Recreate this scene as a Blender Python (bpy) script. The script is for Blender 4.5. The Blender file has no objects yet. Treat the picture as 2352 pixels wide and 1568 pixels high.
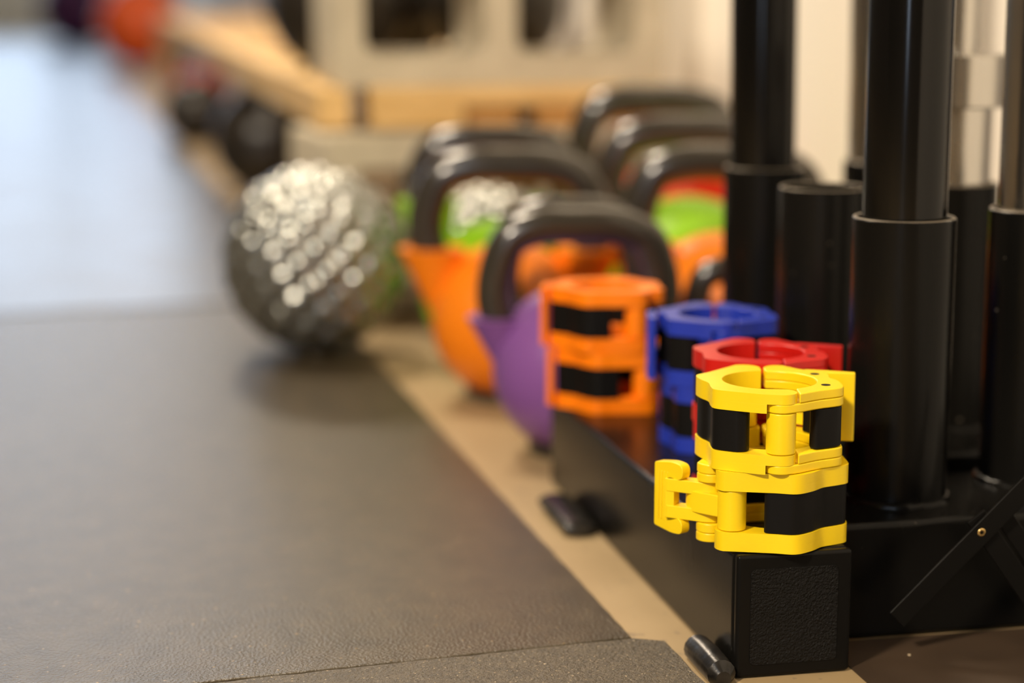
import bpy, bmesh, math, random
from mathutils import Vector, Matrix
C = bpy.context.scene.collection
rnd = random.Random(7)
PI = math.pi

# ------------------------------------------------------------------ camera
FPX = 4573.0                     # 70 mm lens on a 36 mm wide frame of 2352 px
PITCH = math.radians(10.2)
CAMH = 0.3745
cam_d = bpy.data.cameras.new('camera')
cam_d.lens = 70.0
cam_d.sensor_width = 36.0
cam_d.clip_start = 0.02
cam_d.clip_end = 100
cam_d.dof.use_dof = True
cam_d.dof.focus_distance = 1.07
cam_d.dof.aperture_fstop = 2.8
cam = bpy.data.objects.new('camera', cam_d)
cam.location = (0, 0, CAMH)
cam.rotation_euler = (PI / 2 - PITCH, 0, 0)
C.objects.link(cam)
bpy.context.scene.camera = cam

sc = bpy.context.scene
sc.view_settings.view_transform = 'Standard'
sc.view_settings.look = 'None'
sc.view_settings.gamma = 1.0
sc.view_settings.use_curve_mapping = False
sc.view_settings.exposure = 0.0

# ------------------------------------------------------------------ light
world = bpy.data.worlds.new('world')
sc.world = world
world.use_nodes = True
world.node_tree.nodes['Background'].inputs[0].default_value = (1.0, 0.86, 0.68, 1)
world.node_tree.nodes['Background'].inputs[1].default_value = 0.07

def area(name, loc, aim, size, power, col, sizey=None):
    d = bpy.data.lights.new(name, 'AREA')
    d.energy = power
    d.color = col
    d.size = size
    if sizey:
        d.shape = 'RECTANGLE'; d.size_y = sizey
    o = bpy.data.objects.new(name, d)
    o.location = loc
    o.rotation_euler = (Vector(aim) - Vector(loc)).to_track_quat('-Z', 'Y').to_euler()
    C.objects.link(o)
    return o
WARM = (1.0, 0.84, 0.64)
area('ceiling_lamp', (-1.35, -0.75, 2.1), (0.15, 1.2, 0.1), 0.26, 116, WARM)
area('ceiling_lamp', (-0.9, 3.0, 2.7), (0.0, 2.6, 0.0), 0.5, 90, WARM)
area('ceiling_lamp', (-1.2, 6.5, 2.7), (-0.6, 6.0, 0.0), 0.6, 60, WARM)

# ------------------------------------------------------------------ helpers
def ray(px, py):
    u = (px - 1176.0) / FPX
    v = (784.0 - py) / FPX
    c, s = math.cos(PITCH), math.sin(PITCH)
    return Vector((u, c + v * s, -s + v * c))
def P(px, py, z=0.0):            # pixel -> point at height z
    r = ray(px, py)
    t = (z - CAMH) / r.z
    return Vector((r.x * t, r.y * t, z))
def XAT(px, Y, z=0.1):           # lateral position of pixel column px at distance Y, height z
    depth = Y * math.cos(PITCH) + (CAMH - z) * math.sin(PITCH)
    return (px - 1176.0) / FPX * depth
YAW = math.radians(12.0)         # the rack, the mats, the bench and the wall all run this way
def rack(a, b, z=0.0):           # rack frame: a across, b along, origin at the rail's near left corner
    o = Vector((0.1215, 1.0376, 0))
    return Vector((o.x + a * math.cos(YAW) - b * math.sin(YAW), o.y + a * math.sin(YAW) + b * math.cos(YAW), z))

def mat(name, col, rough=0.5, metal=0.0, spec=0.5, bump=0.0, bscale=200, var=None, vscale=8, coat=0.0,
        flecks=None, fscale=300, fthr=0.7, bdist=0.001, stretch=None, rvar=0.0):
    m = bpy.data.materials.new(name)
    m.use_nodes = True
    nt = m.node_tree
    b = nt.nodes['Principled BSDF']
    b.inputs['Base Color'].default_value = (*col, 1)
    b.inputs['Roughness'].default_value = rough
    b.inputs['Metallic'].default_value = metal
    b.inputs['Specular IOR Level'].default_value = spec
    b.inputs['Coat Weight'].default_value = coat
    b.inputs['Coat Roughness'].default_value = 0.12
    tc = nt.nodes.new('ShaderNodeTexCoord')
    src = tc.outputs['Object']
    if stretch:
        mp = nt.nodes.new('ShaderNodeMapping')
        mp.inputs['Scale'].default_value = stretch
        nt.links.new(src, mp.inputs[0]); src = mp.outputs[0]
    colout = None
    if var:
        n = nt.nodes.new('ShaderNodeTexNoise'); n.inputs['Scale'].default_value = vscale
        n.inputs['Detail'].default_value = 6
        nt.links.new(src, n.inputs['Vector'])
        r = nt.nodes.new('ShaderNodeValToRGB')
        r.color_ramp.elements[0].position = 0.3; r.color_ramp.elements[0].color = (*col, 1)
        r.color_ramp.elements[1].position = 0.7; r.color_ramp.elements[1].color = (*var, 1)
        nt.links.new(n.outputs['Fac'], r.inputs[0])
        colout = r.outputs[0]
        nt.links.new(colout, b.inputs['Base Color'])
    if flecks:
        v = nt.nodes.new('ShaderNodeTexNoise'); v.inputs['Scale'].default_value = fscale
        v.inputs['Detail'].default_value = 2
        nt.links.new(src, v.inputs['Vector'])
        r = nt.nodes.new('ShaderNodeValToRGB')
        r.color_ramp.elements[0].position = fthr; r.color_ramp.elements[0].color = (0, 0, 0, 1)
        r.color_ramp.elements[1].position = fthr + 0.03; r.color_ramp.elements[1].color = (1, 1, 1, 1)
        nt.links.new(v.outputs['Fac'], r.inputs[0])
        mx = nt.nodes.new('ShaderNodeMix'); mx.data_type = 'RGBA'
        nt.links.new(r.outputs[0], mx.inputs[0])
        if colout: nt.links.new(colout, mx.inputs[6])
        else: mx.inputs[6].default_value = (*col, 1)
        mx.inputs[7].default_value = (*flecks, 1)
        nt.links.new(mx.outputs[2], b.inputs['Base Color'])
    if rvar:
        n = nt.nodes.new('ShaderNodeTexNoise'); n.inputs['Scale'].default_value = 9
        n.inputs['Detail'].default_value = 4
        nt.links.new(src, n.inputs['Vector'])
        mr = nt.nodes.new('ShaderNodeMapRange')
        mr.inputs[1].default_value = 0.15; mr.inputs[2].default_value = 0.85
        mr.inputs[3].default_value = rough - rvar; mr.inputs[4].default_value = rough + rvar
        nt.links.new(n.outputs['Fac'], mr.inputs[0])
        nt.links.new(mr.outputs[0], b.inputs['Roughness'])
    if bump:
        n = nt.nodes.new('ShaderNodeTexNoise'); n.inputs['Scale'].default_value = bscale
        n.inputs['Detail'].default_value = 5
        nt.links.new(src, n.inputs['Vector'])
        bp = nt.nodes.new('ShaderNodeBump'); bp.inputs['Strength'].default_value = bump
        bp.inputs['Distance'].default_value = bdist
        nt.links.new(n.outputs['Fac'], bp.inputs['Height'])
        nt.links.new(bp.outputs[0], b.inputs['Normal'])
    return m

def wood(name, a, bcol):
    m = mat(name, a, 0.6, var=bcol, vscale=14, stretch=(1, 0.12, 3), bump=0.2, bscale=60)
    return m

M = {}
M['concrete'] = mat('concrete_floor', (0.30, 0.212, 0.105), 0.55, var=(0.38, 0.275, 0.145), vscale=7, flecks=(0.26, 0.19, 0.11), fscale=90, fthr=0.66, bump=0.15, bscale=150)
M['brownfloor'] = mat('brown_vinyl', (0.030, 0.018, 0.010), 0.5, var=(0.050, 0.031, 0.018), vscale=16, flecks=(0.45, 0.36, 0.24), fscale=110, fthr=0.72)
M['rubber'] = mat('rubber_mat', (0.038, 0.029, 0.016), 0.31, spec=0.27, var=(0.066, 0.050, 0.029), vscale=60, flecks=(0.30, 0.22, 0.12), fscale=260, fthr=0.70, bump=0.85, bscale=520, bdist=0.0010)
M['rubber_far'] = mat('rubber_mat_polished', (0.052, 0.044, 0.034), 0.30, var=(0.072, 0.060, 0.045), vscale=9, bump=0.25, bscale=300, bdist=0.0008, rvar=0.05)
M['rubber_coarse'] = mat('rubber_mat_coarse', (0.042, 0.034, 0.022), 0.5, spec=0.4, var=(0.100, 0.080, 0.053), vscale=330, flecks=(0.40, 0.32, 0.21), fscale=500, fthr=0.66, bump=0.9, bscale=560, bdist=0.0016)
M['wall'] = mat('cream_paint', (0.88, 0.83, 0.74), 0.7, bump=0.05, bscale=90)
M['darkwall'] = mat('dark_wall_paint', (0.09, 0.075, 0.06), 0.8)
M['ceil'] = mat('ceiling_paint', (0.34, 0.31, 0.27), 0.8)
M['powder'] = mat('black_powder_coat', (0.004, 0.0037, 0.0032), 0.25, spec=0.14, var=(0.007, 0.0065, 0.0055), vscale=5, flecks=(0.10, 0.085, 0.065), fscale=210, fthr=0.75, bump=0.06, bscale=500, rvar=0.05)
M['cap'] = mat('textured_plastic', (0.005, 0.0046, 0.004), 0.22, spec=0.13, bump=1.0, bscale=800, bdist=0.0016, flecks=(0.05, 0.04, 0.03), fscale=240, fthr=0.76)
M['capedge'] = mat('smooth_black_plastic', (0.005, 0.0046, 0.004), 0.33, spec=0.12, bump=0.05, bscale=300)
M['rim'] = mat('worn_rim_metal', (0.20, 0.165, 0.12), 0.45, metal=0.4)
M['blackbar'] = mat('black_bar_steel', (0.0035, 0.0032, 0.0028), 0.14, metal=0.0, spec=0.30)
M['chrome'] = mat('chrome', (0.62, 0.59, 0.54), 0.22, metal=1.0, stretch=(1, 1, 0.15), bump=0.08, bscale=300)
M['pad'] = mat('black_rubber_pad', (0.0065, 0.006, 0.0055), 0.42, spec=0.12, bump=0.06, bscale=400)
def plastic(name, c, v):
    return mat(name, c, 0.33, var=v, vscale=25, spec=0.45, bump=0.03, bscale=160)
M['yellow'] = plastic('yellow_plastic', (0.86, 0.60, 0.006), (0.92, 0.65, 0.008))
M['red'] = plastic('red_plastic', (0.50, 0.008, 0.005), (0.58, 0.011, 0.006))
M['blue'] = plastic('blue_plastic', (0.016, 0.035, 0.36), (0.020, 0.045, 0.43))
M['orange'] = plastic('orange_plastic', (0.95, 0.20, 0.002), (1.0, 0.235, 0.003))
M['handle'] = mat('handle_enamel', (0.032, 0.026, 0.018), 0.22, coat=0.4, bump=0.05, bscale=60)
M['kb_purple'] = mat('purple_coating', (0.22, 0.085, 0.31), 0.34, bump=0.04, bscale=60)
M['kb_orange'] = mat('orange_coating', (0.93, 0.235, 0.006), 0.38, bump=0.04, bscale=60)
M['kb_green'] = mat('lime_coating', (0.26, 0.56, 0.010), 0.35, bump=0.04, bscale=60)
M['kb_red'] = mat('red_coating', (0.62, 0.025, 0.012), 0.35, bump=0.04, bscale=60)
M['kb_black'] = mat('black_coating', (0.02, 0.016, 0.012), 0.35, bump=0.04, bscale=60)
M['ball'] = mat('silver_grey_ball', (0.44, 0.45, 0.42), 0.27, metal=0.9, var=(0.32, 0.33, 0.31), vscale=14)
M['block'] = mat('concrete_block', (0.46, 0.40, 0.29), 0.85, var=(0.56, 0.49, 0.36), vscale=18, bump=0.5, bscale=120)
M['wood'] = wood('pine', (0.62, 0.39, 0.14), (0.75, 0.50, 0.21))
M['wood_d'] = wood('pine_amber', (0.42, 0.20, 0.05), (0.60, 0.32, 0.09))
M['brass'] = mat('brass', (0.85, 0.58, 0.22), 0.25, metal=1.0)
M['scuff'] = mat('worn_black_steel', (0.005, 0.0045, 0.004), 0.25, spec=0.3, var=(0.035, 0.03, 0.024), vscale=70, bump=0.4, bscale=120)
M['purple_ball'] = mat('purple_vinyl', (0.09, 0.015, 0.10), 0.4)
M['orange_ball'] = mat('orange_vinyl', (0.85, 0.12, 0.02), 0.4)
M['frame'] = mat('window_frame_paint', (0.3, 0.3, 0.3), 0.5)
_s = bpy.data.materials.new('daylight_sky'); _s.use_nodes = True
_b = _s.node_tree.nodes['Principled BSDF']
_b.inputs['Base Color'].default_value = (0, 0, 0, 1)
_b.inputs['Emission Color'].default_value = (0.66, 0.80, 1.0, 1)
_b.inputs['Emission Strength'].default_value = 3.6
M['sky'] = _s
_s2 = _s.copy(); _s2.name = 'daylight_sky_front'; _s2.node_tree.nodes['Principled BSDF'].inputs['Emission Strength'].default_value = 9.0
M['sky2'] = _s2

def link(name, me, m=None, parent=None, bev=0.0, seg=2, smooth=True, ang=35):
    o = bpy.data.objects.new(name, me)
    C.objects.link(o)
    if m is not None and not me.materials:
        me.materials.append(M[m] if isinstance(m, str) else m)
    if smooth:
        for p in me.polygons: p.use_smooth = True
        if not bev:
            try: me.set_sharp_from_angle(angle=math.radians(ang))
            except Exception: pass
    if bev:
        b = o.modifiers.new('bevel', 'BEVEL')
        b.width = bev; b.segments = seg; b.limit_method = 'ANGLE'; b.angle_limit = math.radians(ang)
        b.harden_normals = True
    if parent: o.parent = parent
    return o
def finish(bm, name):
    me = bpy.data.meshes.new(name)
    bmesh.ops.recalc_face_normals(bm, faces=bm.faces)
    bm.to_mesh(me); bm.free()
    return me
def thing(name, label, cat, loc=(0, 0, 0), rz=0.0, group=None):
    o = bpy.data.objects.new(name, None); C.objects.link(o)
    o.empty_display_size = 0.02
    o.location = loc; o.rotation_euler = (0, 0, rz)
    tag(o, label, cat, group)
    return o
def tag(o, label, cat, group=None):
    o['label'] = label; o['category'] = cat
    if group: o['group'] = group
    return o

def prism(bm, pts, z0, z1):
    """closed outline pts extruded from z0 to z1"""
    a = [bm.verts.new((p[0], p[1], z0)) for p in pts]
    b = [bm.verts.new((p[0], p[1], z1)) for p in pts]
    n = len(pts)
    for i in range(n):
        j = (i + 1) % n
        bm.faces.new((a[i], a[j], b[j], b[i]))
    bm.faces.new(list(reversed(a))); bm.faces.new(b)
def box(bm, lo, hi, M4=None):
    vs = []
    for z in (lo[2], hi[2]):
        for x, y in ((lo[0], lo[1]), (hi[0], lo[1]), (hi[0], hi[1]), (lo[0], hi[1])):
            v = Vector((x, y, z))
            if M4 is not None: v = M4 @ v
            vs.append(bm.verts.new(v))
    for f in ((0, 3, 2, 1), (4, 5, 6, 7), (0, 1, 5, 4), (1, 2, 6, 5), (2, 3, 7, 6), (3, 0, 4, 7)):
        bm.faces.new([vs[i] for i in f])
def lathe(bm, prof, seg=48, c=(0, 0, 0)):
    rings = []
    for r, z in prof:
        if r < 1e-6:
            rings.append([bm.verts.new((c[0], c[1], c[2] + z))])
        else:
            rings.append([bm.verts.new((c[0] + r * math.cos(2 * PI * i / seg), c[1] + r * math.sin(2 * PI * i / seg), c[2] + z)) for i in range(seg)])
    for a, b in zip(rings, rings[1:]):
        for i in range(seg):
            j = (i + 1) % seg
            if len(a) == 1 and len(b) == 1: continue
            if len(a) == 1: bm.faces.new((a[0], b[i], b[j]))
            elif len(b) == 1: bm.faces.new((a[i], a[j], b[0]))
            else: bm.faces.new((a[i], a[j], b[j], b[i]))
def tube(bm, path, radii, seg=20, caps=True, squash=1.0):
    path = [Vector(p) for p in path]
    if not isinstance(radii, (list, tuple)): radii = [radii] * len(path)
    rings = []
    up = Vector((0, 1, 0.001)).normalized()
    for i, p in enumerate(path):
        t = (path[min(i + 1, len(path) - 1)] - path[max(i - 1, 0)]).normalized()
        n = (up - t * up.dot(t)).normalized()
        b = t.cross(n)
        rings.append([bm.verts.new(p + (n * math.cos(2 * PI * k / seg) * squash + b * math.sin(2 * PI * k / seg)) * radii[i]) for k in range(seg)])
    for a, b in zip(rings, rings[1:]):
        for i in range(seg):
            j = (i + 1) % seg
            bm.faces.new((a[i], a[j], b[j], b[i]))
    if caps:
        bm.faces.new(list(reversed(rings[0]))); bm.faces.new(rings[-1])
def smooth_path(pts, n=8, closed=False):
    pts = [Vector(p) for p in pts]
    out = []
    N = len(pts)
    rng = range(N) if closed else range(N - 1)
    for i in rng:
        p0 = pts[(i - 1) % N] if (closed or i > 0) else pts[0] * 2 - pts[1]
        p1 = pts[i]; p2 = pts[(i + 1) % N]
        p3 = pts[(i + 2) % N] if (closed or i + 2 < N) else pts[-1] * 2 - pts[-2]
        for k in range(n):
            t = k / n
            out.append(0.5 * ((2 * p1) + (p2 - p0) * t + (2 * p0 - 5 * p1 + 4 * p2 - p3) * t * t + (3 * p1 - p0 - 3 * p2 + p3) * t ** 3))
    if not closed: out.append(pts[-1])
    return out

# ------------------------------------------------------------------ the room
def struct(o, ):
    o['kind'] = 'structure'
    return o
bm = bmesh.new(); box(bm, (-7, -1.6, -0.10), (4.0, 17.4, 0.0))
struct(link('floor', finish(bm, 'floor'), 'concrete'))
# wall on the right, parallel to the rack
WX, WY = 0.262, 2.30
def wallpt(b, off, z): # b along, off outward (right)
    return Vector((WX - b * math.sin(YAW) + off * math.cos(YAW), WY + b * math.cos(YAW) + off * math.sin(YAW), z))
bm = bmesh.new()
prism(bm, [wallpt(-3.6, 0, 0)[:2], wallpt(-3.6, 0.12, 0)[:2], wallpt(13.4, 0.12, 0)[:2], wallpt(13.4, 0, 0)[:2]], 0.0, 4.2)
struct(link('wall_right', finish(bm, 'wall_right'), 'wall'))
bm = bmesh.new(); box(bm, (-7.0, -1.6, 4.2), (4.0, 17.4, 4.3))
struct(link('ceiling', finish(bm, 'ceiling'), 'ceil'))
bm = bmesh.new(); box(bm, (-7.1, -1.6, 0.0), (-7.0, 17.4, 4.2))
struct(link('wall_left', finish(bm, 'wall_left'), 'ceil'))
bm = bmesh.new(); box(bm, (-7.0, -1.7, 0.0), (4.0, -1.6, 4.2))
struct(link('wall_front', finish(bm, 'wall_front'), 'darkwall'))
bm = bmesh.new(); box(bm, (-0.78, -1.605, 0.25), (-0.52, -1.595, 2.6))      # narrow window behind the camera
struct(link('window_2', finish(bm, 'window_2'), 'sky2'))
# far wall with a wide daylight opening
WIN = (-6.6, -2.35, 0.45, 3.9)
bm = bmesh.new()
box(bm, (-7.0, 15.3, 0.0), (WIN[0], 15.45, 4.2)); box(bm, (WIN[1], 15.3, 0.0), (0.2, 15.45, 4.2))
box(bm, (WIN[0], 15.3, WIN[3]), (WIN[1], 15.45, 4.2)); box(bm, (WIN[0], 15.3, 0.0), (WIN[1], 15.45, WIN[2]))
struct(link('wall_back', finish(bm, 'wall_back'), 'wall'))
bm = bmesh.new(); box(bm, (WIN[0], 15.42, WIN[2]), (WIN[1], 15.43, WIN[3]))
w = struct(link('window_1', finish(bm, 'window_1'), 'sky'))
for i in range(5):
    x = WIN[0] + (WIN[1] - WIN[0]) * i / 4
    bm = bmesh.new(); box(bm, (x - 0.03, 15.33, WIN[2]), (x + 0.03, 15.40, WIN[3]))
    link('mullion', finish(bm, 'mullion'), 'frame', w)

# dark brown floor covering in front of the rack, right of the rail
bm = bmesh.new()
def rr_(a, b):
    q = rack(a, b); return (q.x, q.y)
prism(bm, [rr_(0.069, -0.9), rr_(1.2, -0.9), rr_(1.2, 0.0475), rr_(0.069, 0.0475)], 0.0, 0.0008)
struct(link('trim_1', finish(bm, 'trim_1'), 'brownfloor'))
# ------------------------------------------------------------------ rubber mats
MT = 0.008
def edge_pts(a, b, n, amp):
    out = []
    for i in range(n):
        t = i / n
        p = a.lerp(b, t)
        d = (b - a).normalized()
        q = Vector((-d.y, d.x, 0))
        if i: p = p + q * rnd.uniform(-amp, amp)
        out.append(p)
    return out
def mat_piece(corners, label, m='rubber', amp=0.0006):
    pts = []
    for i in range(len(corners)):
        a = corners[i]; b = corners[(i + 1) % len(corners)]
        n = max(2, min(160, int((b - a).length / 0.012)))
        pts += edge_pts(a, b, n, amp)
    bm = bmesh.new(); prism(bm, [p[:2] for p in pts], 0.0, MT)
    c0 = corners[0]
    bmesh.ops.transform(bm, matrix=Matrix.Rotation(-YAW, 4, 'Z') @ Matrix.Translation((-c0.x, -c0.y, 0)), verts=bm.verts)
    o = link('rubber_mat', finish(bm, 'rubber_mat'), m, bev=0.0012, seg=1)
    o.location = (c0.x, c0.y, 0); o.rotation_euler = (0, 0, YAW)
    tag(o, label, 'mat', None)
    return o
eA = P(1452, 1462, MT); eB = P(905, 868, MT)
dE = (eB - eA).normalized()
sA = P(450, 1568, MT); sdir = (sA - eA).normalized()     # near seam, running left
sC0 = P(540, 697, MT); sC1 = P(0, 722, MT); cdir = (sC1 - sC0).normalized()
tC = (sC0 - eA).dot(dE)
# foot of the far seam on the right edge
def cross2(p, d, q, e):
    den = d.x * e.y - d.y * e.x
    t = ((q.x - p.x) * e.y - (q.y - p.y) * e.x) / den
    return p + d * t
eC = cross2(eA, dE, sC0, cdir)
mat_piece([eA, eC - dE * 0.006, eC - dE * 0.006 + cdir * 2.2, eA + sdir * 1.6], 'smooth dark rubber floor mat in the middle, between the near seam and the far seam')
g = 0.010
mat_piece([eC + dE * g, eC + dE * 12.3, eC + dE * 12.3 + cdir * 2.6, eC + dE * g + cdir * 2.2], 'far rubber floor mat shining blue with daylight, beyond the crosswise seam', 'rubber_far')
nR = P(1530, 1470, MT); nRb = P(1622, 1568, MT); nd = (nRb - nR).normalized()
bshift = Vector((-sdir.y, sdir.x, 0)); bshift = -bshift if bshift.y > 0 else bshift
mat_piece([eA + bshift * 0.0012 , nR, nR + nd * 0.5, nR + nd * 0.5 + sdir * 1.5, eA + sdir * 1.6 + bshift * 0.0012], 'coarse grained rubber mat nearest the camera, its ragged corner beside the black rail end', 'rubber_coarse', amp=0.0009)

# ------------------------------------------------------------------ barbell rack
RZ = 0.0705      # height of rails
rk = thing('barbell_rack', 'black steel vertical barbell rack with round sockets on a low rail base', 'rack', rack(0, 0, 0), YAW)
# local frame of rack: x across, y along
def L(a, b, z=0.0): return (a, b, z)
bm = bmesh.new()
box(bm, (0.0, 0.004, 0.0), (0.067, 0.445, RZ))
rail = link('side_rail', finish(bm, 'side_rail'), 'powder', rk, bev=0.004, seg=3)
bm = bmesh.new()
box(bm, (0.0005, 0.0, 0.0005), (0.0665, 0.006, RZ - 0.0005))
cap = link('end_cap', finish(bm, 'end_cap'), 'capedge', rail, bev=0.0022, seg=3)
bm = bmesh.new()
o_ = []
x0, x1, z0, z1, r = 0.0082, 0.0585, 0.0075, RZ - 0.0085, 0.003
for cx, cz, a0 in ((x1 - r, z1 - r, 0), (x0 + r, z1 - r, 90), (x0 + r, z0 + r, 180), (x1 - r, z0 + r, 270)):
    for k in range(5):
        a = math.radians(a0 + k * 22.5); o_.append((cx + r * math.cos(a), cz + r * math.sin(a)))
prism(bm, o_, 0, 0.0008)
for v in bm.verts: v.co = Vector((v.co.x, -v.co.z * 1.0 + 0.0003, v.co.y))
link('textured_panel', finish(bm, 'textured_panel'), 'cap', rail, bev=0.0003, seg=1)['label'] = 'pebbled panel in the rail end cap'
# crossbars
for b0, b1 in ((0.064, 0.168), (0.213, 0.317), (0.363, 0.467)):
    bm = bmesh.new(); box(bm, (0.0675, b0 - 0.015, 0.0), (0.62, b1 - 0.015, RZ - 0.0006))
    link('crossbar', finish(bm, 'crossbar'), 'powder', rk, bev=0.004, seg=3)
# far rail out to the right, closing the base
bm = bmesh.new(); box(bm, (0.621, 0.03, 0.0), (0.688, 0.50, RZ))
link('side_rail', finish(bm, 'side_rail2'), 'powder', rk, bev=0.004, seg=3)
inv = Matrix.Rotation(-YAW, 4, 'Z')
def to_rack(p):
    return inv @ (Vector(p) - rack(0, 0, 0))
RIMZ = 0.239
sockets = {}
def socket(key, px, Y, ro=0.0304, ri=0.0272, rim=RIMZ, px_z=RIMZ):
    x = XAT(px, Y, px_z)
    q = to_rack((x, Y, 0))
    sockets[key] = Vector((x, Y, 0))
    bm = bmesh.new()
    z0 = RZ - 0.001
    lathe(bm, [(ri, z0), (ro, z0), (ro, rim - 0.0006), (ro - 0.0006, rim), (ri + 0.0004, rim), (ri, rim - 0.0004), (ri, z0)], 64, (q.x, q.y, 0))
    s = link('socket', finish(bm, 'socket'), 'powder', rk)
    bm = bmesh.new()
    lathe(bm, [(ri + 0.0005, rim), (ro - 0.0005, rim), (ro - 0.0009, rim + 0.0004), (ri + 0.0009, rim + 0.0004), (ri + 0.0005, rim)], 64, (q.x, q.y, 0))
    link('socket_rim', finish(bm, 'socket_rim'), 'rim', s)['label'] = 'bare worn metal rim of the socket'
    bm = bmesh.new()
    seg = 60; prof = 8; rings = []
    for i in range(seg):
        a = 2 * PI * i / seg
        rr = 0.0042 + rnd.uniform(-0.0006, 0.0008)
        ring = []
        for k in range(prof):
            t = PI / 2 * k / (prof - 1)
            ring.append(bm.verts.new((q.x + (ro - 0.001 + rr * math.cos(t)) * math.cos(a), q.y + (ro - 0.001 + rr * math.cos(t)) * math.sin(a), RZ - 0.001 + rr * 0.9 * math.sin(t))))
        rings.append(ring)
    for i in range(seg):
        for k in range(prof - 1):
            bm.faces.new((rings[i][k], rings[(i + 1) % seg][k], rings[(i + 1) % seg][k + 1], rings[i][k + 1]))
    link('weld_bead', finish(bm, 'weld_bead'), 'powder', s)
    return s
socket('main', 2077, 1.1675)
socket('empty', 1893, 1.342)
socket('left', 1757, 1.492)
socket('right', 2388, 1.212)
socket('back', 2190, 1.372)
socket('back2', 2028, 1.548)
# floor tabs of the rail
def tab(b, ln, w=0.013, h=0.0085, xoff=-0.012, parent=rk):
    bm = bmesh.new()
    path = [(xoff, b - ln / 2, 0.004), (xoff, b - ln / 2 + 0.004, 0.0055), (xoff, b, 0.006), (xoff, b + ln / 2 - 0.004, 0.0055), (xoff, b + ln / 2, 0.004)]
    up = []
    rings = []
    for (x, y, z), s in zip(path, (0.5, 0.95, 1, 0.95, 0.5)):
        ring = []
        for k in range(14):
            a = 2 * PI * k / 14
            ring.append(bm.verts.new((x + w * s * math.cos(a), y, max(0.0003, z + h * s * math.sin(a)))))
        rings.append(ring)
    for A, B in zip(rings, rings[1:]):
        for i in range(14):
            bm.faces.new((A[i], A[(i + 1) % 14], B[(i + 1) % 14], B[i]))
    bm.faces.new(rings[0]); bm.faces.new(list(reversed(rings[-1])))
    return link('floor_tab', finish(bm, 'floor_tab'), 'scuff', parent)
tab(0.018, 0.052, w=0.0085, xoff=-0.0088)
tab(0.335, 0.085, h=0.006, w=0.013, xoff=-0.0133)

# ------------------------------------------------------------------ barbells
def barbell(key, label, m, ring_z=0.50, lean=0.0, r=0.025, grooves=False, ringr=0.033, ringh=0.03, offx=0, offy=0, shaft_m=None):
    p = sockets[key]
    t = thing('barbell', label, 'barbell', (p.x + offx, p.y + offy, RZ + 0.0005), 0, 'barbells standing in the rack')
    t.rotation_euler = (0, lean, 0)
    bm = bmesh.new()
    H = ring_z - RZ
    prof = [(0, 0), (r - 0.003, 0), (r, 0.003)]
    if grooves:
        z = 0.10
        while z < H - 0.002:
            prof += [(r, z), (r - 0.00022, z + 0.0006)]
            z += 0.0012
    prof += [(r, H), (0, H)]
    lathe(bm, prof, 64)
    link('bar_sleeve', finish(bm, 'bar_sleeve'), m, t, ang=60 if grooves else 35)
    bm = bmesh.new()
    lathe(bm, [(0.010, H), (ringr - 0.001, H), (ringr, H + 0.001), (ringr, H + ringh - 0.001), (ringr - 0.001, H + ringh), (0.010, H + ringh)], 64)
    link('collar_ring', finish(bm, 'collar_ring'), 'chrome', t)
    top = H + ringh + 1.2
    bm = bmesh.new()
    lathe(bm, [(0.0, H + ringh), (0.014, H + ringh), (0.014, top), (0, top)], 32)
    link('shaft', finish(bm, 'shaft'), shaft_m or 'chrome', t)
    bm = bmesh.new()
    lathe(bm, [(0, top), (ringr, top), (ringr, top + 0.03), (r, top + 0.03), (r, top + 0.44), (0, top + 0.44)], 32)
    link('bar_sleeve', finish(bm, 'bar_sleeve'), m, t)
    return t
barbell('main', 'black barbell sleeve with fine ridges standing in the nearest socket', 'blackbar', grooves=True)
barbell('left', 'plain black barbell leaning a little left in the leftmost socket', 'blackbar', lean=math.radians(-0.6), r=0.0245)
barbell('right', 'chrome barbell in the socket at the right edge of the photo', 'chrome')
barbell('back', 'chrome barbell with a wide ring low down, behind the ridged black barbell', 'chrome', ring_z=0.291, ringr=0.0335, ringh=0.036)
barbell('back2', 'blurred steel barbell behind the empty socket, farthest of the rack', 'chrome', lean=math.radians(-0.6))

# folding brace leaning on the front crossbar
t = thing('folding_brace', 'flat black crossed straps with a brass eyelet leaning at the right front', 'brace', P(2254, 1483, 0), YAW)
bpos = P(2254, 1483, 0)
def on_plane(px, py, Yp):    # point on pixel ray in the vertical plane parallel to the crossbar front, through Yp at x of eyelet
    r_ = ray(px, py)
    o = Vector((0, 0, CAMH))
    n = Vector((-math.sin(YAW), math.cos(YAW), 0))
    q = Vector((XAT(2254, Yp, 0.1), Yp, 0))
    tt = (q - o).dot(n) / r_.dot(n)
    return o + r_ * tt
def strap(p, q, w, th, m='capedge', back=0.0):
    p = on_plane(*p, 1.085); q = on_plane(*q, 1.085)
    if q.z < 0.002 : q.z = 0.002
    n = Vector((-math.sin(YAW), math.cos(YAW), 0))
    d = (q - p).normalized(); s = d.cross(n).normalized()
    bm = bmesh.new()
    vs = []
    for base in (p, q):
        for a, b in ((-1, 0), (1, 0), (1, 1), (-1, 1)):
            vs.append(bm.verts.new(base + s * a * w / 2 + n * (b * th + back) - bpos))
    for f in ((0, 1, 2, 3), (7, 6, 5, 4), (0, 4, 5, 1), (1, 5, 6, 2), (2, 6, 7, 3), (3, 7, 4, 0)):
        bm.faces.new([vs[i] for i in f])
    rot = Matrix.Rotation(-YAW, 4, 'Z')
    bmesh.ops.transform(bm, matrix=rot, verts=bm.verts)
    return link('strap', finish(bm, 'strap'), m, t, bev=0.0005, seg=2)
strap((2470, 1008), (2060, 1424), 0.0125, 0.0018)
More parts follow.
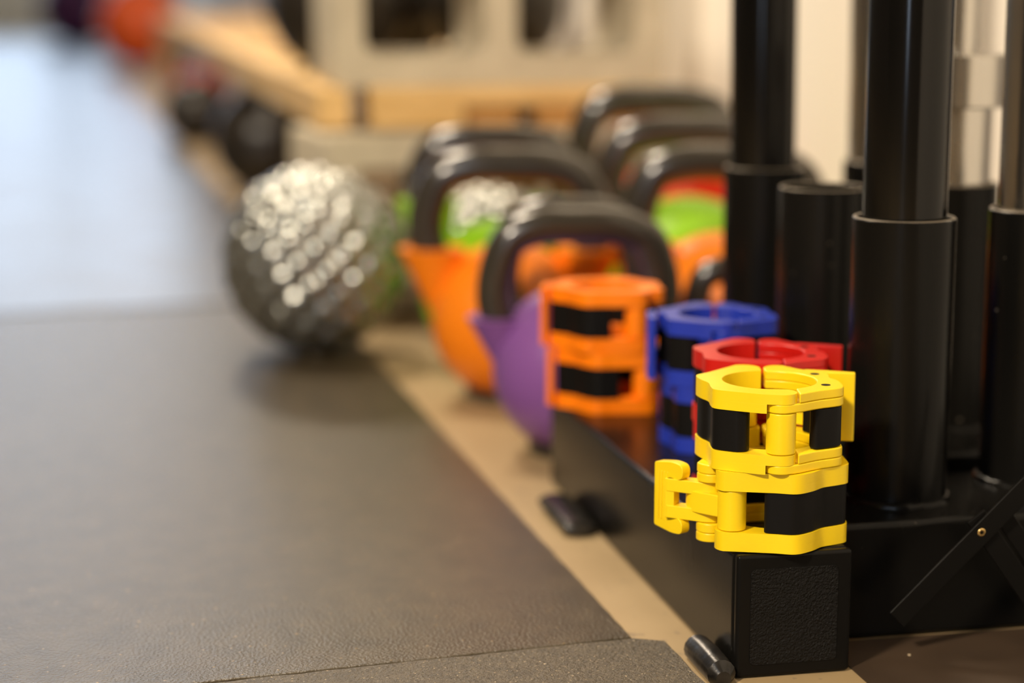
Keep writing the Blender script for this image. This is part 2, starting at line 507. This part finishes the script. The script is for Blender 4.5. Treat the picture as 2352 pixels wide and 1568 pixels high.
strap((2246, 1188), (2440, 1490), 0.0120, 0.0018, back=0.0022)
strap((2300, 1170), (2480, 1430), 0.0105, 0.0018, back=0.0044)
bm = bmesh.new()
e = on_plane(2254, 1222, 1.085)
lathe(bm, [(0.0011, 0), (0.0022, 0), (0.0024, 0.0004), (0.0019, 0.0008), (0.0012, 0.0008), (0.0011, 0.0)], 24)
ey = link('eyelet', finish(bm, 'eyelet'), 'brass', t)
ey.matrix_local = Matrix.Rotation(-YAW, 4, 'Z') @ Matrix.Translation(e - bpos) @ Matrix.Rotation(YAW, 4, 'Z') @ Matrix.Translation((0, -0.0000, 0)) @ Matrix.Rotation(PI / 2, 4, 'X')
ey['label'] = 'small brass eyelet'

# ------------------------------------------------------------------ bar collars
mm = 0.001
RI = 26.0
HC = 44.0
HX, HY, HR = 2.5, -33.8, 8.2       # hinge
LX, LY, LR = -10.0, 35.2, 8.0      # latch barrel on the left jaw
def arc(cx, cy, r, a0, a1, n):
    return [(cx + r * math.cos(math.radians(a0 + (a1 - a0) * i / n)), cy + r * math.sin(math.radians(a0 + (a1 - a0) * i / n))) for i in range(n + 1)]
def fillet(pts, spec):
    """round polygon corners, spec[i] = radius"""
    out = []
    n = len(pts)
    for i in range(n):
        p = Vector((*pts[i], 0)); a = Vector((*pts[i - 1], 0)); b = Vector((*pts[(i + 1) % n], 0))
        r = spec[i] if isinstance(spec, (list, tuple)) else spec
        if r <= 0: out.append(pts[i]); continue
        u = (a - p); v = (b - p)
        d = min(r, u.length * 0.48, v.length * 0.48)
        s = p + u.normalized() * d; e_ = p + v.normalized() * d
        for k in range(6):
            t_ = k / 5
            q = s * (1 - t_) ** 2 + p * 2 * t_ * (1 - t_) + e_ * t_ ** 2
            out.append((q.x, q.y))
    return out
L_OUT = [(-9, -39.5), (-23, -32.5), (-32.5, -26.5), (-34.2, -19), (-34.4, -8), (-38.0, 2), (-39.0, 13.5), (-31, 22.5), (-20, 36)]
R_OUT = [(13, -37), (24, -28.5), (36.5, -21), (38.8, -13), (37.8, -1), (34.8, 7), (35.5, 16), (31.5, 24), (21, 32)]
def left_outline(knuckle):
    inner = arc(0, 0, RI, 93, 270 if knuckle else 256, 36)
    inner = inner[::-1]                                   # from hinge side back to the gap, clockwise reversed below
    outer = [Vector((*p, 0)) for p in L_OUT]
    pts = []
    if knuckle:
        pts += arc(HX, HY, HR, 60, -110, 14)
    else:
        pts += [(-6.2, -25.3), (-6.2, -40.2)]
    sp = smooth_path(outer, 5)
    pts += [(p.x, p.y) for p in sp]
    pts += arc(LX, LY, 9.2, 115, 10, 8)
    pts += [(-0.9, 30)]
    pts += arc(0, 0, RI, 93, 262 if knuckle else 257, 34)
    return pts
def right_outline(knuckle):
    pts = []
    if knuckle:
        pts += arc(HX, HY, HR, 120, 290, 14)
    else:
        pts += [(11.6, -23.6), (11.6, -38.2)]
    pts += [(p.x, p.y) for p in smooth_path([Vector((*p, 0)) for p in R_OUT], 5)]
    pts += arc(9.2, 35.2, 8.2, 60, 170, 8)
    pts += [(0.9, 30)]
    pts += arc(0, 0, RI, 87, -80 if knuckle else -62, 34)
    return pts
def sc_(pts): return [(a * mm, b * mm) for a, b in pts]
FT = 10.5
def jaw_mesh(side):
    f = left_outline if side == 'l' else right_outline
    bm = bmesh.new()
    for zb in (0.0, HC - FT):
        lo, hi = (zb, zb + FT * 0.48), (zb + FT * 0.48, zb + FT)
        prism(bm, sc_(f(side == 'r')), lo[0] * mm, lo[1] * mm)
        prism(bm, sc_(f(side == 'l')), hi[0] * mm, hi[1] * mm)
    return finish(bm, 'jaw')
JL, JR = jaw_mesh('l'), jaw_mesh('r')
def pad_l():
    outer = [(-23.5, 20.5), (-24.6, 24.2), (-27.6, 24.8), (-31.5, 21.0), (-38.2, 13.2), (-37.3, 2), (-33.7, -8), (-33.6, -19), (-32.0, -26), (-23, -31.8), (-19.5, -32.6), (-15.8, -31.6), (-13.8, -28.2)]
    pts = [(p.x, p.y) for p in smooth_path([Vector((*p, 0)) for p in outer], 5)]
    pts += [(-14.0, -24.6)]
    pts += arc(0, 0, 27.6, 240, 146, 20)
    bm = bmesh.new(); prism(bm, sc_(pts), FT * mm, (HC - FT) * mm)
    return finish(bm, 'grip_pad')
def pad_r():
    outer = [(19.8, -23.5), (21.5, -26.6), (25, -26.6), (35.6, -20.5), (38.1, -13), (37.2, -1), (34.2, 7), (34.8, 15), (31, 23)]
    pts = [(p.x, p.y) for p in smooth_path([Vector((*p, 0)) for p in outer], 5)]
    pts += [(27, 24)] + arc(0, 0, 27.6, 40, -44, 18)
    bm = bmesh.new(); prism(bm, sc_(pts), FT * mm, (HC - FT) * mm)
    return finish(bm, 'grip_pad')
PL, PR = pad_l(), pad_r()
bm = bmesh.new(); prism(bm, sc_(arc(HX, HY, HR - 0.2, 0, 352, 44)), (FT + 0.2) * mm, (HC - FT - 0.2) * mm); HINGE = finish(bm, 'hinge_post')
def rotl(pts, ang):
    c, s = math.cos(math.radians(ang)), math.sin(math.radians(ang))
    return [(c * x - s * y, s * x + c * y) for x, y in pts]
bm = bmesh.new(); prism(bm, sc_(arc(LX, LY, LR - 0.2, 0, 352, 44)), (FT + 0.2) * mm, (HC - FT - 0.2) * mm); LATCH = finish(bm, 'latch_post')
def lever_open():
    """swung out lever, drawn in the frame of a collar turned by 120 degrees"""
    bm = bmesh.new()
    arm = [(-31, -15), (-30.5, -8), (-36, -6), (-56, 3.5), (-60, -4), (-38, -15.5)]
    arm = fillet(arm, [3, 3, 3, 1, 1, 3])
    arm = rotl(arm, -120)
    c = HC / 2
    prism(bm, sc_(arm), (c + 4.0) * mm, (c + 11.2) * mm)
    prism(bm, sc_(arm), (c - 11.2) * mm, (c - 4.0) * mm)
    neck = rotl([(-55.5, -5.8), (-60.5, -3.4), (-57.5, 4.2), (-51.8, 1.6)], -120)
    prism(bm, sc_(neck), (c - 11.2) * mm, (c + 11.2) * mm)
    # paddle: profile with rounded corners, thick plate standing diagonally
    a = Vector((-65.5, 7.5, 0)); b = Vector((-50.0, -9.5, 0))
    d = (b - a).normalized(); n = Vector((d.y, -d.x, 0))      # towards the camera / left
    wlen = (b - a).length
    prof = fillet([(0, -18.2), (wlen * 0.62, -20.5), (wlen, -19.5), (wlen, -12.0), (wlen - 10, -9), (wlen - 10, 9), (wlen, 12.0), (wlen, 19.5), (wlen * 0.62, 20.5), (0, 18.2)], [1.5, 6, 7, 4, 2, 2, 4, 7, 6, 1.5])
    th = 6.5
    A = []; B = []
    for u, z in prof:
        q = a + d * u
        bow = 1.8 * (u / wlen) ** 2
        p1 = q + n * (bow); p2 = q - n * (th - bow)
        r1 = rotl([(p1.x, p1.y)], -120)[0]; r2 = rotl([(p2.x, p2.y)], -120)[0]
        A.append(bm.verts.new((r1[0] * mm, r1[1] * mm, (c + z) * mm)))
        B.append(bm.verts.new((r2[0] * mm, r2[1] * mm, (c + z) * mm)))
    N = len(A)
    for i in range(N):
        bm.faces.new((A[i], A[(i + 1) % N], B[(i + 1) % N], B[i]))
    bm.faces.new(A); bm.faces.new(list(reversed(B)))
    # grip ribs
    for k in range(4):
        u = 3.2 + k * 2.3
        q1 = a + d * u; q2 = a + d * (u + 0.9)
        bow = 1.8 * (u / wlen) ** 2
        pl = [q1 + n * (bow - 0.3), q2 + n * (bow - 0.3), q2 + n * (bow + 0.6), q1 + n * (bow + 0.6)]
        prism(bm, sc_(rotl([(p.x, p.y) for p in pl], -120)), (c - 14) * mm, (c + 14) * mm)
    return finish(bm, 'lever')
def link_open():
    pts = [(-24, -30.0), (-33, -22.5), (-43, -14.5), (-47.5, -9.0), (-48.5, -3.0), (-44.5, -2.0), (-38, -8.0), (-30, -17.0), (-21, -22)]
    pts = [(p.x, p.y) for p in smooth_path([Vector((*p, 0)) for p in pts], 4)]
    bm = bmesh.new(); c = HC / 2
    prism(bm, sc_(rotl(pts, -120)), (c - 6.2) * mm, (c + 6.2) * mm)
    return finish(bm, 'latch_link')
def lever_closed(side):
    bm = bmesh.new()
    if side == 'right':
        pts = [(25, 24.5), (36, 22.3), (51, 19.5), (51.6, 24.5), (36, 30), (24, 33)]
        zr = (4.5, HC - 0.4)
    elif side == 'flip':
        pts = [(-41.5, 15), (-46.5, 13), (-47.0, -13), (-43.0, -17.5), (-41.0, -15), (-41.5, -9), (-42.5, 3)]
        pts = [(-x, y) for x, y in rotl(pts, 123.5)]
        zr = (1.0, HC - 1.0)
    elif side == 'left':
        pts = [(-41.5, 21), (-46.5, 14), (-46.0, -12), (-41.5, -14.5), (-40.2, -10), (-40.4, 12)]
        zr = (1.5, HC - 1.5)
    else:  # back
        pts = [(-32, 36), (-34, 44), (-4, 56), (6, 50), (2, 45.5)]
        zr = (6, HC + 6)
    prism(bm, sc_(fillet(pts, 1.2)), zr[0] * mm, zr[1] * mm)
    if side == 'left':   # arms gripping round to the latch
        for z0, z1 in ((11.5, 18), (26, 32.5)):
            prism(bm, sc_(fillet([(-45, 10), (-40, 6), (-30, 26.5), (-20, 36.5), (-22, 41), (-36, 30)], 1)), z0 * mm, z1 * mm)
    elif side == 'right':
        for z0, z1 in ((11.5, 18), (26, 32.5)):
            prism(bm, sc_(fillet([(28, 26.5), (30, 32), (18, 42), (9, 41), (7, 34), (20, 33)], 1)), z0 * mm, z1 * mm)
    return finish(bm, 'lever')
bm = bmesh.new()
prism(bm, sc_(fillet([(LX - 1, LY - 5), (14, 30.5), (17, 33), (14, 39), (LX, LY + 5)], 2)), (HC / 2 - 3.2) * mm, (HC / 2 + 3.2) * mm)
LINKC = finish(bm, 'latch_link')
PINS = []
for (x, y) in ((27.6, 16.5), (29.0, -14.5)):
    bm = bmesh.new()
    lathe(bm, [(0, HC * mm - 0.001), (0.0026, HC * mm - 0.001), (0.0026, HC * mm + 0.00015), (0, HC * mm + 0.00015)], 20, (x * mm, y * mm, 0))
    PINS.append(finish(bm, 'pivot_pin'))
LEVERS = {'open': lever_open(), 'right': lever_closed('right'), 'left': lever_closed('left'), 'flip': lever_closed('flip'), 'back': lever_closed('back')}
LINKO = link_open()
def use(name, me, m, parent, **k):
    me2 = me.copy(); me2.materials.clear()
    return link(name, me2, m, parent, **k)
def collar(color, loc, rz, lever, label, group):
    t = thing('barbell_collar', label, 'collar', loc, math.radians(rz), group)
    if lever == 'flip':                       # this pair stands upside down
        t.rotation_euler = (0, PI, math.radians(rz)); t.location.z += HC * mm
    for me in (JL, JR): use('jaw', me, color, t, bev=0.0009, seg=3)
    use('grip_pad', PL, 'pad', t, bev=0.0014, seg=3); use('grip_pad', PR, 'pad', t, bev=0.0014, seg=3)
    use('hinge_post', HINGE, color, t, bev=0.0008, seg=2); use('latch_post', LATCH, color, t, bev=0.0008, seg=2)
    lv = use('lever', LEVERS[lever], color, t, bev=0.0012, seg=3)
    use('latch_link', LINKO if lever == 'open' else LINKC, color, t, bev=0.0009, seg=2)
    for pn in PINS: use('pivot_pin', pn, 'pad', t)['label'] = 'black pivot pin'
    return t
ZT = RZ + 0.0002
def cx(px, Y, z): return XAT(px, Y, z)
G = 'lever collars stacked in pairs on the rail'
YY = 1.079
collar('yellow', (cx(1772, YY, ZT), YY, ZT), 120, 'open', 'lower yellow plastic barbell collar with its ribbed lever sticking out left', G)
collar('yellow', (cx(1768, YY, ZT + 0.1), YY, ZT + 0.0442), 0, 'right', 'upper yellow plastic barbell collar of the nearest stack, hinge to the front', G)
RY = 1.166
collar('red', (cx(1747, RY, ZT), RY, ZT), 8, 'right', 'lower red barbell collar almost hidden behind the yellow stack', G)
collar('red', (cx(1747, RY, ZT + 0.1), RY, ZT + 0.0442), -3, 'right', 'upper red plastic barbell collar just behind the yellow stack', G)
BY = 1.305
collar('blue', (cx(1652, BY, ZT), BY, ZT), 5, 'back', 'lower blue barbell collar standing on the rail behind the red stack', G)
collar('blue', (cx(1648, BY, ZT + 0.1), BY, ZT + 0.0442), -2, 'left', 'upper blue plastic barbell collar behind the red one', G)
OY = 1.432
collar('orange', (cx(1403, OY, ZT), OY, ZT), -127, 'flip', 'lower orange barbell collar at the far end of the rail', G)
collar('orange', (cx(1393, OY, ZT + 0.1), OY, ZT + 0.0442), -131, 'flip', 'upper orange plastic barbell collar beside the purple kettlebell', G)

# ------------------------------------------------------------------ kettlebells
def kettlebell(col, px, Y, W, Ht, R, r, label, rz=0.0, z=0.0, ear=0.088, hm='handle', group='kettlebells in a cluster beyond the rack', name='kettlebell', x=None):
    xx = XAT(px, Y, 0.1) if x is None else x
    t = thing(name, label, 'kettlebell', (xx, Y, z), rz, group)
    zc = R * 0.93 + 0.004
    bm = bmesh.new()
    prof = []
    a0 = math.asin(max(-1, min(1, -(zc - 0.006) / R)))
    n = 26
    prof.append((0, 0.006))
    for i in range(n + 1):
        a = a0 + (PI / 2 - a0) * i / n
        prof.append((R * math.cos(a) if i < n else 0, zc + R * math.sin(a)))
    lathe(bm, prof, 48)
    ze = Ht - ear
    xe = W / 2 - r * 1.05
    for s in (-1, 1):
        # funnel shaped ear that carries the handle
        rings = []
        for k in range(9):
            u = k / 8
            c0 = Vector((s * (xe - 0.004 - (xe - 0.004 - R * 0.80) * u), 0, ze - (ze - zc + R * 0.10) * u))
            rr = r * 1.85 * (1 - 0.74 * u)
            rings.append([bm.verts.new((c0.x + rr * math.cos(2 * PI * q / 24), rr * 0.95 * math.sin(2 * PI * q / 24), c0.z)) for q in range(24)])
        for A_, B_ in zip(rings, rings[1:]):
            for q in range(24):
                bm.faces.new((A_[q], A_[(q + 1) % 24], B_[(q + 1) % 24], B_[q]))
        bm.faces.new(rings[0]); bm.faces.new(rings[-1])
    link('bell', finish(bm, 'bell'), col, t)
    bm = bmesh.new()
    top = Ht - r
    ctrl = [(-xe + 0.004, 0, ze - 0.01), (-xe - 0.001, 0, ze + (top - ze) * 0.22), (-xe * 0.97, 0, ze + (top - ze) * 0.55), (-xe * 0.81, 0, top - (top - ze) * 0.14), (-xe * 0.44, 0, top - (top - ze) * 0.01), (0, 0, top)]
    ctrl += [(-p[0], 0, p[2]) for p in reversed(ctrl[:-1])]
    tube(bm, smooth_path(ctrl, 6), r, 24)
    link('handle', finish(bm, 'handle'), hm, t)
    bm = bmesh.new()
    rb = math.sqrt(max(0, R * R - (zc - 0.010) ** 2)) + 0.003
    lathe(bm, [(0, 0), (rb - 0.002, 0), (rb, 0.002), (rb, 0.009), (rb - 0.004, 0.012), (0, 0.012)], 40)
    link('base', finish(bm, 'base'), 'kb_black', t)
    return t
kettlebell('kb_purple', 1328, 1.580, 0.164, 0.199, 0.069, 0.0148, 'purple kettlebell with black handle, nearest, just past the rail end', rz=math.radians(3))
kettlebell('kb_black', 1312, 1.690, 0.142, 0.196, 0.030, 0.0135, 'dark kettlebell with worn brown handle directly behind the purple one', ear=0.09, rz=math.radians(-4))
kettlebell('kb_orange', 1172, 1.800, 0.187, 0.229, 0.072, 0.0168, 'bright orange kettlebell with wide black handle left of the purple one', ear=0.092)
kettlebell('kb_green', 1135, 1.965, 0.176, 0.238, 0.072, 0.0170, 'lime green kettlebell behind the left orange kettlebell', ear=0.075)
kettlebell('kb_orange', 1662, 1.745, 0.187, 0.2366, 0.080, 0.0165, 'orange kettlebell partly hidden by the leftmost barbell socket')
kettlebell('kb_green', 1582, 1.915, 0.190, 0.251, 0.087, 0.0170, 'lime green kettlebell behind the half hidden orange kettlebell', ear=0.085)
kettlebell('kb_red', 1500, 2.095, 0.186, 0.270, 0.092, 0.0170, 'red kettlebell farthest of the cluster, under the pallet edge')
kettlebell('kb_orange', 1692, 1.612, 0.090, 0.155, 0.036, 0.011, 'small orange kettlebell low behind the blue collars', ear=0.055)

# ------------------------------------------------------------------ textured balls
def slam_ball(loc, R, label, n_b=150):
    bm = bmesh.new()
    bmesh.ops.create_icosphere(bm, subdivisions=6, radius=1.0)
    ga = PI * (3 - math.sqrt(5))
    pts = []
    for i in range(n_b):
        zz = 1 - 2 * (i + 0.5) / n_b; rr = math.sqrt(1 - zz * zz)
        pts.append(Vector((rr * math.cos(ga * i), rr * math.sin(ga * i), zz)))
    from mathutils.kdtree import KDTree
    kd = KDTree(n_b)
    for i, p in enumerate(pts): kd.insert(p, i)
    kd.balance()
    sp = math.sqrt(4 * PI / n_b)
    for v in bm.verts:
        d = kd.find(v.co)[2] / (sp * 0.55)
        h = math.sqrt(max(0.0, 1 - d * d))
        v.co = v.co.normalized() * R * (1 - 0.10 + 0.10 * h)
    o = link('slam_ball', finish(bm, 'slam_ball'), 'ball', smooth=True, ang=180)
    o.location = loc
    tag(o, label, 'ball')
    return o
by = 1.99
slam_ball((XAT(724, by, 0.1), by, MT + 0.0930), 0.0945, 'large silver grey knobbly slam ball on the mat edge, left of the kettlebells')
slam_ball((XAT(1125, 2.13, 0.1), 2.13, 0.081), 0.082, 'second silver knobbly slam ball glimpsed through the kettlebell handles')

# ------------------------------------------------------------------ pallet bench with concrete blocks
BT = 0.258      # top of bench
nx, ny = XAT(765, 2.27, BT), 2.27
def bfr(a, b, z):    # bench frame, origin at near left corner of the block
    return Vector((nx + a * math.cos(YAW) - b * math.sin(YAW), ny + a * math.sin(YAW) + b * math.cos(YAW), z))
bench = thing('pallet_bench', 'long low pine pallet bench carrying concrete blocks along the wall', 'bench', bfr(0, 0, 0), YAW)
def bb(name, lo, hi, m='wood', parent=bench, bev=0.003):
    bm = bmesh.new(); box(bm, lo, hi)
    return link(name, finish(bm, name), m, parent, bev=bev, seg=2)
bb('side_beam', (-0.020, -0.012, BT - 0.046), (0.018, 5.0, BT - 0.0004))
bb('side_beam', (0.36, -0.012, BT - 0.046), (0.39, 5.0, BT - 0.0004))
bb('deck_plank', (0.040, -0.015, BT - 0.022), (0.350, 0.085, BT - 0.0004))
bb('spacer_block', (0.042, -0.012, BT - 0.046), (0.150, 0.08, BT - 0.0225), 'wood')
bb('spacer_block', (0.152, 0.00, BT - 0.046), (0.215, 0.08, BT - 0.0225), 'wood_d')
bb('spacer_block', (0.235, -0.006, BT - 0.046), (0.345, 0.08, BT - 0.0225), 'wood_d')
for k in range(1, 12):
    b0 = 0.1 + k * 0.42
    bb('deck_plank', (0.019, b0, BT - 0.022), (0.359, b0 + 0.30, BT - 0.0004), 'wood_d' if k % 3 == 0 else 'wood')
for (a, b) in ((-0.018, 4.90), (0.34, 4.90), (0.34, 0.5)):
    bb('leg', (a, b, 0.0), (a + 0.09, b + 0.085, BT - 0.0465), 'wood')

def cinder(lx, ly, lz, label, loc, rz, vertical_holes=False):
    """concrete block lx wide, ly deep, lz high with two cores"""
    bm = bmesh.new()
    wl = 0.036
    # front face with holes: cores run through the depth (y)
    cw = (lx - 3 * wl) / 2
    n = 8
    def core(cx_):
        x0, x1 = cx_ - cw / 2, cx_ + cw / 2; z0, z1 = wl, lz - wl
        return fillet([(x0, z0), (x1, z0), (x1, z1), (x0, z1)], 0.022)
    outer = fillet([(0, 0), (lx, 0), (lx, lz), (0, lz)], 0.008)
    loops = [outer, core(wl + cw / 2), core(2 * wl + 1.5 * cw)]
    faces = []
    edges = []
    vl = []
    for lp in loops:
        vs = [bm.verts.new((x, 0, z)) for x, z in lp]
        vl.append(vs)
        for i in range(len(vs)):
            edges.append(bm.edges.new((vs[i], vs[(i + 1) % len(vs)])))
    bmesh.ops.triangle_fill(bm, use_beauty=True, use_dissolve=False, edges=edges)
    # remove faces inside cores
    def inside(p, lp):
        x, z = p; c = False
        for i in range(len(lp)):
            x1, z1 = lp[i]; x2, z2 = lp[i - 1]
            if (z1 > z) != (z2 > z) and x < (x2 - x1) * (z - z1) / (z2 - z1) + x1: c = not c
        return c
    kill = [f for f in bm.faces if any(inside((f.calc_center_median().x, f.calc_center_median().z), lp) for lp in loops[1:])]
    bmesh.ops.delete(bm, geom=kill, context='FACES_ONLY')
    fr = list(bm.faces)
    r_ = bmesh.ops.extrude_face_region(bm, geom=fr)
    bmesh.ops.translate(bm, verts=[v for v in r_['geom'] if isinstance(v, bmesh.types.BMVert)], vec=(0, ly, 0))
    me = finish(bm, 'concrete_block')
    o = link('concrete_block', me, 'block', None, smooth=True, ang=30)
    o.location = loc; o.rotation_euler = (0, 0, rz)
    tag(o, label, 'block')
    return o
cinder(0.39, 0.19, 0.19, 'grey concrete block with two openings on the near end of the bench', bfr(0, 0, BT), YAW)
lo = cinder(0.39, 0.19, 0.19, 'concrete block on the floor holding up the bench, behind the silver ball', (XAT(752, 2.20, 0.19), 2.20, MT + 0.0003), math.radians(20))
lo.scale = (0.75, 0.9, 1.055)

# kettlebells on and under the bench, far and soft
GB = 'dark kettlebells stored along the bench'
def bk(a, b, z): 
    p = bfr(a, b, z); return p
def far_kb(col, px, Y, z, s, label, rz=0.2):
    return kettlebell(col, px, Y, 0.19 * s, 0.27 * s, 0.10 * s, 0.017 * s, label, rz=rz, z=z, ear=0.09 * s, group=GB)
def med_ball(px, Y, R, label):
    bm = bmesh.new()
    bmesh.ops.create_uvsphere(bm, u_segments=48, v_segments=48, radius=R)
    for v in bm.verts:                         # four pressed grooves
        a = math.atan2(v.co.y, v.co.x)
        g_ = min(abs(math.sin(2 * a)) * v.co.xy.length / R * 6, 1.0)
        h_ = min(abs(v.co.z) / R * 9, 1.0)
        v.co *= 0.975 + 0.025 * min(g_, h_)
    o = link('medicine_ball', finish(bm, 'medicine_ball'), 'kb_black', ang=180)
    o.location = (XAT(px, Y, R), Y, R * 0.975)
    return tag(o, label, 'ball', 'black medicine balls under the bench')
med_ball(450, 4.75, 0.078, 'farther black medicine ball on the floor under the bench')
med_ball(612, 3.62, 0.098, 'nearer black medicine ball on the floor between bench and silver ball')
far_kb('kb_red', 458, 5.6, 0, 0.74, 'red kettlebell under the bench beyond the black ones')
for i, (a, b, col, lb) in enumerate(((0.06, 0.42, 'kb_black', 'black kettlebell on the bench behind the left opening of the concrete block'),
                                     (0.275, 0.42, 'kb_black', 'black kettlebell added on the bench to darken the right opening of the concrete block'),  # this one and the next two are added to make the block openings dark
                                     (0.165, 0.64, 'kb_black', 'black kettlebell on the bench added in the gap between the front two to darken the block openings'),
                                     (0.352, 0.75, 'kb_black', 'black kettlebell on the bench added close to the wall to darken the block openings'),
                                     (0.11, 0.95, 'kb_black', 'second black kettlebell on the bench behind the concrete block'),
                                     (0.13, 1.35, 'kb_black', 'black kettlebell midway along the bench top'))):
    p = bfr(a, b, BT)
    kettlebell(col, 0, p.y, 0.18, 0.27, 0.093, 0.017, lb, rz=0.3, z=BT, x=p.x, group=GB)

# two big balls far off
def big_ball(px, py_c, Y, R, m, label):
    bm = bmesh.new()
    bmesh.ops.create_icosphere(bm, subdivisions=5, radius=R)
    o = link('exercise_ball', finish(bm, 'exercise_ball'), m)
    o.location = (XAT(px, Y, R), Y, R + MT)
    return tag(o, label, 'ball')
big_ball(178, 20, 12.0, 0.23, 'purple_ball', 'dark purple exercise ball far off on the mat, top left')
big_ball(322, 20, 9.0, 0.19, 'orange_ball', 'orange red exercise ball at the far end of the bench')
